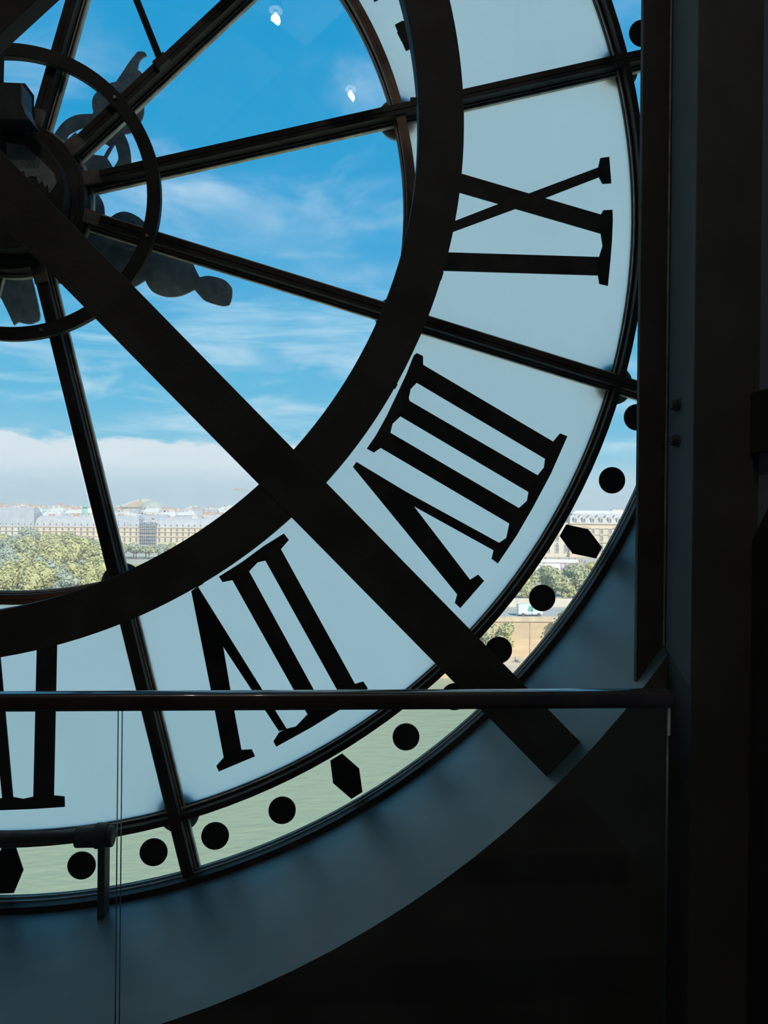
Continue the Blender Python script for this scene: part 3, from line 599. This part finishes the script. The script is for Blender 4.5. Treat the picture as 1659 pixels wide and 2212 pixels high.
a = [bm.verts.new(q) for q in ((-.3, -.3, 4.5), (17.8, -.3, 4.5), (17.8, 2.5, 5.4), (-.3, 2.5, 5.4), (17.8, 5.3, 4.5), (-.3, 5.3, 4.5))]
bm.faces.new((a[0], a[1], a[2], a[3])); bm.faces.new((a[3], a[2], a[4], a[5])); link('roof_canvas', bm, CANVAS, mq).modifiers.new('thick', 'SOLIDIFY').thickness = .08
bm = B(); add_box(bm, 11.6, 16.9, -.06, -.0, 1.9, 4.3); link('printed_panel', bm, POSTER, mq)
for x in (0.1, 5.9, 11.7, 17.4):
    bm = B(); add_cyl(bm, (x, -.1, 0), (x, -.1, 4.6), .08, n=8); link('tent_pole', bm, STEEL, mq)
def person(name, label, joints, edges, radii, cloth, skin, loc, rz=0, group=None):
    t = thing(name, label, 'person', loc, rz, group)
    me = D.meshes.new('body'); me.from_pydata(joints, edges, []); o = D.objects.new('body', me); COL.objects.link(o); o.parent = t
    o.modifiers.new('Skin', 'SKIN')
    for i, r in enumerate(radii): me.skin_vertices[0].data[i].radius = (r, r)
    me.skin_vertices[0].data[0].use_root = True
    me.materials.append(cloth)
    o.modifiers.new('sub', 'SUBSURF').levels = 1; o.modifiers['sub'].render_levels = 1
    h = joints[3]
    bm = B(); add_ball(bm, (h[0], h[1], h[2] + .10), .115, 2, (.9, 1, 1.15)); add_ball(bm, (h[0], h[1] - .11, h[2] + .09), .022, 1); add_ball(bm, (h[0] - .1, h[1], h[2] + .09), .026, 1); add_ball(bm, (h[0] + .1, h[1], h[2] + .09), .026, 1); hd = link('head', bm, skin, t, smooth=True)
    bm = B(); add_ball(bm, (h[0], h[1] + .025, h[2] + .145), .118, 2, (.95, 1, .95)); link('hair', bm, BARK, hd, smooth=True)
    return t
SKIN = mat('skin', (.55, .36, .27), .6)
CL = [mat('dark_clothes', (.16, .15, .19), .8), mat('white_shirt', (.72, .68, .66), .8), mat('red_shirt', (.55, .18, .15), .8), mat('blue_clothes', (.2, .26, .42), .8)]
ED = [(0, 1), (1, 2), (2, 3), (2, 4), (4, 5), (5, 6), (2, 7), (7, 8), (8, 9), (0, 10), (10, 11), (11, 12), (12, 13), (0, 14), (14, 15), (15, 16), (16, 17)]
RAD = [.14, .13, .12, .05, .07, .05, .035, .07, .05, .035, .09, .085, .055, .045, .09, .085, .055, .045]
STAND = [(0, 0, .95), (0, 0, 1.2), (0, 0, 1.42), (0, -.02, 1.54), (.18, 0, 1.42), (.24, .0, 1.14), (.24, -.08, .88), (-.18, 0, 1.42), (-.24, 0, 1.14), (-.24, -.08, .88), (.10, 0, .88), (.11, -.03, .5), (.11, 0, .08), (.11, -.16, .04), (-.10, 0, .88), (-.11, .02, .5), (-.11, .06, .08), (-.11, -.1, .04)]
SIT = [(0, 0, .14), (0, .10, .40), (0, .14, .62), (0, .10, .76), (.18, .14, .62), (.30, .26, .38), (.26, .36, .06), (-.18, .14, .62), (-.26, -.02, .42), (-.16, -.26, .46), (.10, -.02, .13), (.12, -.32, .46), (.12, -.56, .08), (.12, -.72, .05), (-.10, -.02, .13), (-.12, -.42, .13), (-.12, -.80, .09), (-.12, -.90, .16)]
person('seated_person', 'person in dark clothes sitting on the lower quay by the river', SIT, ED, RAD, CL[0], SKIN, (35.6, 136.2, LG), R(70))
GV = 'visitors strolling before the palace'
vp = [person('visitor', 'distant visitor strolling on the gravel before the palace', STAND, ED, RAD, CL[k], SKIN, (0, 0, -500), 0, GV) for k in range(4)]
for i in range(40): put(vp[i % 4], random.uniform(76, 112), random.uniform(290, 322), ST + .02, random.uniform(.95, 1.08), label=('dark clothed', 'white shirted', 'red shirted', 'blue clothed')[i % 4] + ' visitor strolling before the palace')

# ---- palace on the right
lv = thing('palace', 'long cream stone palace with slate mansard roof and dormers behind the garden', 'building', (128.8, 349, ST))
def lz(py): return 1.6 - (py - 1105.5) * .22 - ST
bm = B(); add_box(bm, -15.6, 40, 0, 16, 0, lz(1131)); link('facade', bm, CREAM, lv)
bm = B(); add_box(bm, -44, -15.6, 1.5, 15, 0, lz(1129)); o = link('side_wing', bm, CREAM2, lv)
bm = B(); add_prism(bm, [(-15.9, 0), (-14.9, 4.0), (-13.2, 4.7), (38, 4.7), (40, 0)], 0, 16)
for q in bm.verts: q.co.z += lz(1131); q.co.y = q.co.y if q.co.z < lz(1131) + .1 else 8 + (q.co.y - 8) * .72
link('mansard_roof', bm, SLATE, lv)
bm = B(); add_prism(bm, [(-14.2, 0), (-11.5, 1.55), (36, 1.55), (38, 0)], 2.1, 13.9)
for q in bm.verts: q.co.z += lz(1131) + 4.7; q.co.y = q.co.y if q.co.z < lz(1131) + 4.8 else 8 + (q.co.y - 8) * .6
link('lead_roof', bm, LEAD, lv)
for py, d_, h_ in ((1131, .55, .5), (1141, .4, .35), (1155, .35, .35), (1172, .45, .5), (1196, .3, .4)):
    bm = B(); add_box(bm, -16, 40.2, -d_, 0, lz(py) - h_ / 2, lz(py) + h_ / 2); link('cornice', bm, CREAM, lv)
def window(par, x, z, w, h, y=0, arch=False, frame=CREAM2):
    bm = B(); t = .28
    add_box(bm, x - w / 2 - t, x - w / 2, y - .25, y + .02, z - .1, z + h); add_box(bm, x + w / 2, x + w / 2 + t, y - .25, y + .02, z - .1, z + h)
    add_box(bm, x - w / 2 - t, x + w / 2 + t, y - .32, y + .02, z + h, z + h + t); add_box(bm, x - w / 2 - t - .1, x + w / 2 + t + .1, y - .38, y + .02, z - .35, z - .1)
    add_box(bm, x - .07, x + .07, y - .12, y + .02, z, z + h); add_box(bm, x - w / 2, x + w / 2, y - .12, y + .02, z + h * .55, z + h * .55 + .14)
    f = link('window', bm, frame, par)
    bm = B(); add_box(bm, x - w / 2, x + w / 2, y - .07, y - .01, z - .1, z + h)
    if arch: add_sector(bm, 0.02, w / 2, 180, 360, y - .07, y - .01, 10, (x, z + h + t))
    link('pane', bm, PANE, f)
for k in range(-3, 7):
    x = 4.29 * k
    window(lv, x, lz(1152), 1.3, 2.0); window(lv, x, lz(1168), 1.3, 2.3); window(lv, x, lz(1194), 1.4, 3.4, 0, True)
    bm = B(); add_box(bm, x - .85, x + .85, .0, 2.6, lz(1127.5), lz(1118.5)); add_prism(bm, [(x - 1.0, lz(1118.5)), (x, lz(1115.6)), (x + 1.0, lz(1118.5))], -.05, 2.9); dm = link('dormer', bm, CREAM2, lv)
    bm = B(); add_box(bm, x - .5, x + .5, -.06, .0, lz(1126.5), lz(1120)); link('pane', bm, PANE, dm)
    bm = B(); add_cyl(bm, (x - 2.1, 1.35, lz(1113.5)), (x - 2.1, .7, lz(1113.5)), .32, n=10); link('roof_light', bm, PANE, lv)
for k in (-1.0, 1.0, 3.0):
    bm = B(); add_prism(bm, [(8.58 * k - 3.4 - 8.58 * .5 + 4.29, lz(1141)), (8.58 * k - 2 - 8.58 * .5 + 4.29, lz(1137.6)), (8.58 * k - 4.29 + 4.29, lz(1136.2)), (8.58 * k + 2 - 8.58 * .5 + 4.29, lz(1137.6)), (8.58 * k + 3.4 - 8.58 * .5 + 4.29, lz(1141))], -.5, 0); link('pediment', bm, GOLDST, lv)
for k in range(-10, -3):
    x = 4.29 * k; window(lv, x, lz(1152), 1.3, 2.0, 1.5); window(lv, x, lz(1168), 1.3, 2.3, 1.5); window(lv, x, lz(1194), 1.4, 3.4, 1.5, True)
for x, w in ((-20, 2.2), (-29, 1.8), (10, 2.6), (19, 2.0)):
    bm = B(); add_box(bm, x - w, x + w, 6, 8, lz(1130), lz(1107) if x < 0 else lz(1099.5)); ch = link('chimney', bm, CREAM2, lv)
    bm = B()
    for q in range(5): add_cyl(bm, (x - w + .3 + q * w * .43, 7, lz(1107) if x < 0 else lz(1099.5)), (x - w + .3 + q * w * .43, 7, (lz(1107) if x < 0 else lz(1099.5)) + .7), .2, n=8)
    o = link('chimney_pots', bm, CLAY, ch); o['kind'] = 'stuff'

# ---- long arcaded terrace on the left, in five houses
def rz_(py): return 1.6 - (py - 1093) * .2765 - ST
def terrace(name, label, x0, x1, top, roof, wall, scaff=False, eave=1136):
    t = thing(name, label, 'building', ((x0 + x1) / 2, 440, ST), 0)
    w = (x1 - x0) / 2 - .15; e = rz_(eave); tp = rz_(top)
    bm = B(); add_box(bm, -w, w, 0, 14, 0, e); link('facade', bm, SCAF if scaff else wall, t)
    bm = B(); add_prism(bm, [(-w, e), (-w + .5, e + (tp - e) * .72), (-w + 1.6, tp), (w - 1.6, tp), (w - .5, e + (tp - e) * .72), (w, e)], 0, 14)
    for q in bm.verts: q.co.y = 7 + (q.co.y - 7) * (1.0 if q.co.z < e + .05 else (.76 if q.co.z < tp - .1 else .45))
    link('mansard_roof', bm, roof, t)
    bm = B()
    for py in (eave, eave + 9.2, eave + 19): add_box(bm, -w, w, -.45, 0, rz_(py) - .18, rz_(py) + .18)
    o = link('string_courses', bm, wall, t); o['kind'] = 'stuff'
    nwin = int(2 * w / 3.4); fr_, pn_, dr_ = B(), B(), B()
    for i in range(nwin):
        x = -w + (i + .5) * 2 * w / nwin
        for py, h in ((eave + 8, 1.7), (eave + 17.5, 2.0), (eave + 31, 2.6)):
            add_box(pn_, x - .48, x + .48, -.05, .02, rz_(py), rz_(py) + h)
            add_box(fr_, x - .75, x - .5, -.2, .02, rz_(py), rz_(py) + h); add_box(fr_, x + .5, x + .75, -.2, .02, rz_(py), rz_(py) + h); add_box(fr_, x - .8, x + .8, -.26, .02, rz_(py) + h, rz_(py) + h + .3)
        add_box(dr_, x - .6, x + .6, .1, 2.5, e + .5, e + 2.2); add_box(pn_, x - .35, x + .35, .05, .12, e + .7, e + 2.0)
    for nm, b_m, m in (('window_surrounds', fr_, wall), ('panes', pn_, PANE), ('dormers', dr_, WHITEWALL)):
        o = link(nm, b_m, m, t); o['kind'] = 'stuff'
    for q in range(max(2, int(w / 7))):
        x = -w + (q + .5) * 2 * w / max(2, int(w / 7)) + random.uniform(-1, 1)
        bm = B(); add_box(bm, x - 1.6, x + 1.6, 5, 6.2, e, tp + random.uniform(.6, 1.6)); link('chimney', bm, random.choice([CLAY, WHITEWALL, CREAM]), t)
    if scaff:
        bm = B()
        for i in range(9): x = -w + i * 2 * w / 8; add_box(bm, x - .08, x + .08, -1.2, -1.05, 0, tp - 1)
        for j in range(7): add_box(bm, -w, w, -1.2, -.2, 1.2 + j * 2.0, 1.35 + j * 2.0)
        o = link('scaffold_poles', bm, SLATE2, t); o['kind'] = 'stuff'
    return t
terrace('grand_terrace', 'tall terrace with wide grey mansard roof at the far left of the skyline', -246, -176, 1096, SLATE2, CREAM2)
terrace('plain_terrace', 'long cream terrace with low slate roof and clay chimneys behind the park trees', -176, -133, 1114, SLATE, CREAM)
terrace('corner_terrace', 'cream terrace with domed grey pavilion roof beside the scaffolded house', -133, -115.5, 1111, SLATE2, CREAM)
terrace('scaffolded_house', 'house wrapped in dark grey scaffolding in the long facade', -115.5, -106, 1124, SCAF, CREAM, True, 1134)
terrace('far_terrace', 'cream terrace of even windows running away from the scaffolded house', -106, -20, 1116, SLATE, CREAM)
terrace('garden_terrace', 'plain cream terrace facing the middle of the gardens', -20, 28, 1115, SLATE2, CREAM2)
terrace('end_terrace', 'cream terrace at the end of the long facade nearest the palace', 28, 84, 1113, SLATE, CREAM)

# ---- roofs of the city behind
GR = 'pale rooftops of the city behind the terraces'
def make_house(w, d, h, rh, wall, roof, seed):
    rn = random.Random(seed)
    t = thing('city_house', 'pale city house with grey roof behind the terraces', 'building', (0, 0, -900), 0, GR)
    bm = B(); add_box(bm, -w, w, -d, d, 0, h); link('wall', bm, wall, t)
    bm = B(); add_prism(bm, [(-w, h), (-w + .4, h + rh * .7), (-w + 2, h + rh), (w - 2, h + rh), (w - .4, h + rh * .7), (w, h)], -d, d)
    for q in bm.verts: q.co.y *= 1 if q.co.z < h + .05 else .72
    link('roof', bm, roof, t)
    bm = B()
    for j in range(3):
        for i in range(int(w / 1.6)): x = -w + 1.4 + i * 3.2; add_box(bm, x - .55, x + .55, -d - .05, -d, h - 2.8 - j * 3.2, h - 1.0 - j * 3.2)
    o = link('panes', bm, PANE, t); o['kind'] = 'stuff'
    bm = B()
    for i in range(rn.randint(2, 4)): x = rn.uniform(-w + 1, w - 1); add_box(bm, x - rn.uniform(.6, 1.6), x + rn.uniform(.6, 1.6), -1, .2, h, h + rh + rn.uniform(.8, 2.2))
    o = link('chimneys', bm, rn.choice([CLAY, WHITEWALL, CREAM2]), t); o['kind'] = 'stuff'
    return t
hp = [make_house(w, d, h, rh, wl, rf, i) for i, (w, d, h, rh, wl, rf) in enumerate(((8, 7, 17, 4, WHITEWALL, SLATE), (11, 7, 16, 5, CREAM2, SLATE2), (6.5, 6, 18, 3.2, WHITEWALL, LEAD), (14, 8, 16, 4.2, CREAM, SLATE), (9, 6, 17.5, 3.5, WHITEWALL, CLAY), (7, 7, 16.5, 4.5, CREAM2, LEAD)))]
HW = (8, 11, 6.5, 14, 9, 7)
RN = ('white house with slate roof', 'wide pale house with lead grey roof', 'narrow white house with white roof', 'broad cream house with slate roof', 'white house with clay roof', 'pale house with white roof')
YN = {490: 'nearest', 530: 'second', 575: 'third', 650: 'fourth', 740: 'fifth', 850: 'sixth', 980: 'farthest'}
for y, z0, z1 in ((490, -6.2, -3.0), (530, -5.0, -2.0), (575, -3.6, -.6), (650, -1.6, .8), (740, -.4, 2.0), (850, .8, 3.2), (980, 1.6, 4.4)):
    x = -.50 * y; s = (y / 620) ** .5
    while x < (.13 if y < 560 else -.06) * y:
        k = random.randrange(6); w = HW[k] * s * 1.08
        if not (y == 650 and False) and not (abs(y - 616) < 45 and abs(x + w + 206) < w + 6) and not (800 < y < 1000 and -285 < x + w < -200):
            o = put(hp[k], x + w, y + random.uniform(-5, 5), ST)
            o.scale = (s, .9, (random.uniform(z0, z1) - ST) / 21); o.rotation_euler.z = random.uniform(-.09, .09)
            o['label'] = RN[k] + ' in the ' + YN[y] + ' row of rooftops behind the terraces'
        x += 2 * w + random.uniform(.3, 3)
for x, y in ((118, 520), (134, 540), (150, 560), (170, 600), (190, 640)):
    o = put(hp[random.randrange(6)], x, y, ST); o['label'] = 'pale city house behind the long stone palace'; o.scale = (1, 1, (random.uniform(-1, 2) - ST) / 21); o.rotation_euler.z = random.uniform(-.3, .3)
# opera house
op = thing('opera_house', 'large gabled hall with ochre pediment and pale green dome on the skyline', 'building', (-242, 905, ST))
z_ = lambda py: 1.6 - (py - 1096) * .568 - ST
bm = B(); add_box(bm, -26, 30, 0, 40, 0, z_(1097)); link('wall', bm, GOLDST, op)
bm = B(); add_prism(bm, [(-26, z_(1097)), (-22, z_(1094)), (5, z_(1077)), (14, z_(1092)), (17, z_(1097))], -1, 40); link('gable_roof', bm, CREAM2, op)
bm = B(); add_prism(bm, [(-17, z_(1096)), (5, z_(1080.5)), (13, z_(1095.5))], -2, -.9); link('pediment', bm, GOLDST, op)
bm = B(); add_ball(bm, (18, 0, z_(1099)), 14, 3, (1, .8, .68)); link('dome', bm, DOME, op, smooth=True)
for x in (5, -18, 14): bm = B(); add_cyl(bm, (x, -1, z_(1079) if x == 5 else z_(1095)), (x, -1, (z_(1079) if x == 5 else z_(1095)) + 4.5), 1.1, .3, 10); link('statue', bm, COPPER, op)
# victory column
vc = thing('monument_column', 'tall green bronze column with statue above the rooftops', 'monument', (-206, 616, ST))
bm = B(); add_cyl(bm, (0, 0, 0), (0, 0, 21.5), 1.75, 1.6, 24); link('shaft', bm, COPPER, vc, smooth=True)
bm = B(); add_box(bm, -2.3, 2.3, -2.3, 2.3, 21.5, 22.3); add_cyl(bm, (0, 0, 22.3), (0, 0, 24.0), 1.3, 1.0, 16); link('capital', bm, COPPER, vc)
bm = B(); add_cyl(bm, (0, 0, 24), (0, 0, 25.4), .55, .42, 10); add_cyl(bm, (0, 0, 25.4), (0, 0, 26.6), .5, .5, 10); add_ball(bm, (0, 0, 27.0), .42, 1); add_cyl(bm, (.5, 0, 26.3), (1.1, 0, 27.3), .16, .12, 6); link('statue', bm, COPPER, vc)
# tower crane
cr = thing('tower_crane', 'pinkish red tower crane over the distant roofs', 'crane', (-62, 700, ST))
bm = B(); H_ = 34
for sx_ in (-.8, .8):
    for sy_ in (-.8, .8): add_cyl(bm, (sx_, sy_, 0), (sx_, sy_, H_), .14, n=5)
for i in range(17): add_cyl(bm, (-.8, -.8, i * 2), (.8, -.8, i * 2 + 2), .09, n=4); add_cyl(bm, (.8, .8, i * 2), (-.8, .8, i * 2 + 2), .09, n=4)
link('mast', bm, CRANE, cr)
bm = B(); L2 = 36
for s_ in (-.7, .7): add_cyl(bm, (8, s_, H_), (-L2, s_, H_ + 5.6), .17, n=5)
add_cyl(bm, (8, 0, H_ + 1.6), (-L2, 0, H_ + 6.4), .17, n=5)
for i in range(18):
    x = 6 - i * 2.3; zc_ = H_ + (8 - x) * .1273; add_cyl(bm, (x, -.7, zc_), (x - 1.15, 0, zc_ + 1.5), .10, n=4); add_cyl(bm, (x - 1.15, 0, zc_ + 1.5), (x - 2.3, -.7, zc_ + .29), .10, n=4)
link('jib', bm, CRANE, cr)
bm = B(); add_box(bm, 6, 9, -.8, .8, H_ - 1.6, H_); link('counterweight', bm, SLATE2, cr)
bm = B(); add_box(bm, -1.2, 1.2, -1.6, -.2, H_ - 2.4, H_ - .2); link('cab', bm, WHITEWALL, cr)

# thin summer haze lying over the river and the city
hz = D.materials.new('summer_haze'); hz.use_nodes = True
t_ = hz.node_tree; t_.nodes.clear()
vs_ = t_.nodes.new('ShaderNodeVolumeScatter'); vs_.inputs['Color'].default_value = (1, .97, .94, 1); vs_.inputs['Density'].default_value = .0007; vs_.inputs['Anisotropy'].default_value = 0
o_ = t_.nodes.new('ShaderNodeOutputMaterial'); t_.links.new(vs_.outputs[0], o_.inputs['Volume'])
bm = B(); add_box(bm, -1500, 1500, 60, 1600, -40, 40); h_ = link('haze', bm, hz); h_['kind'] = 'stuff'; h_['label'] = 'thin pale haze over the river and city'; h_['category'] = 'haze'
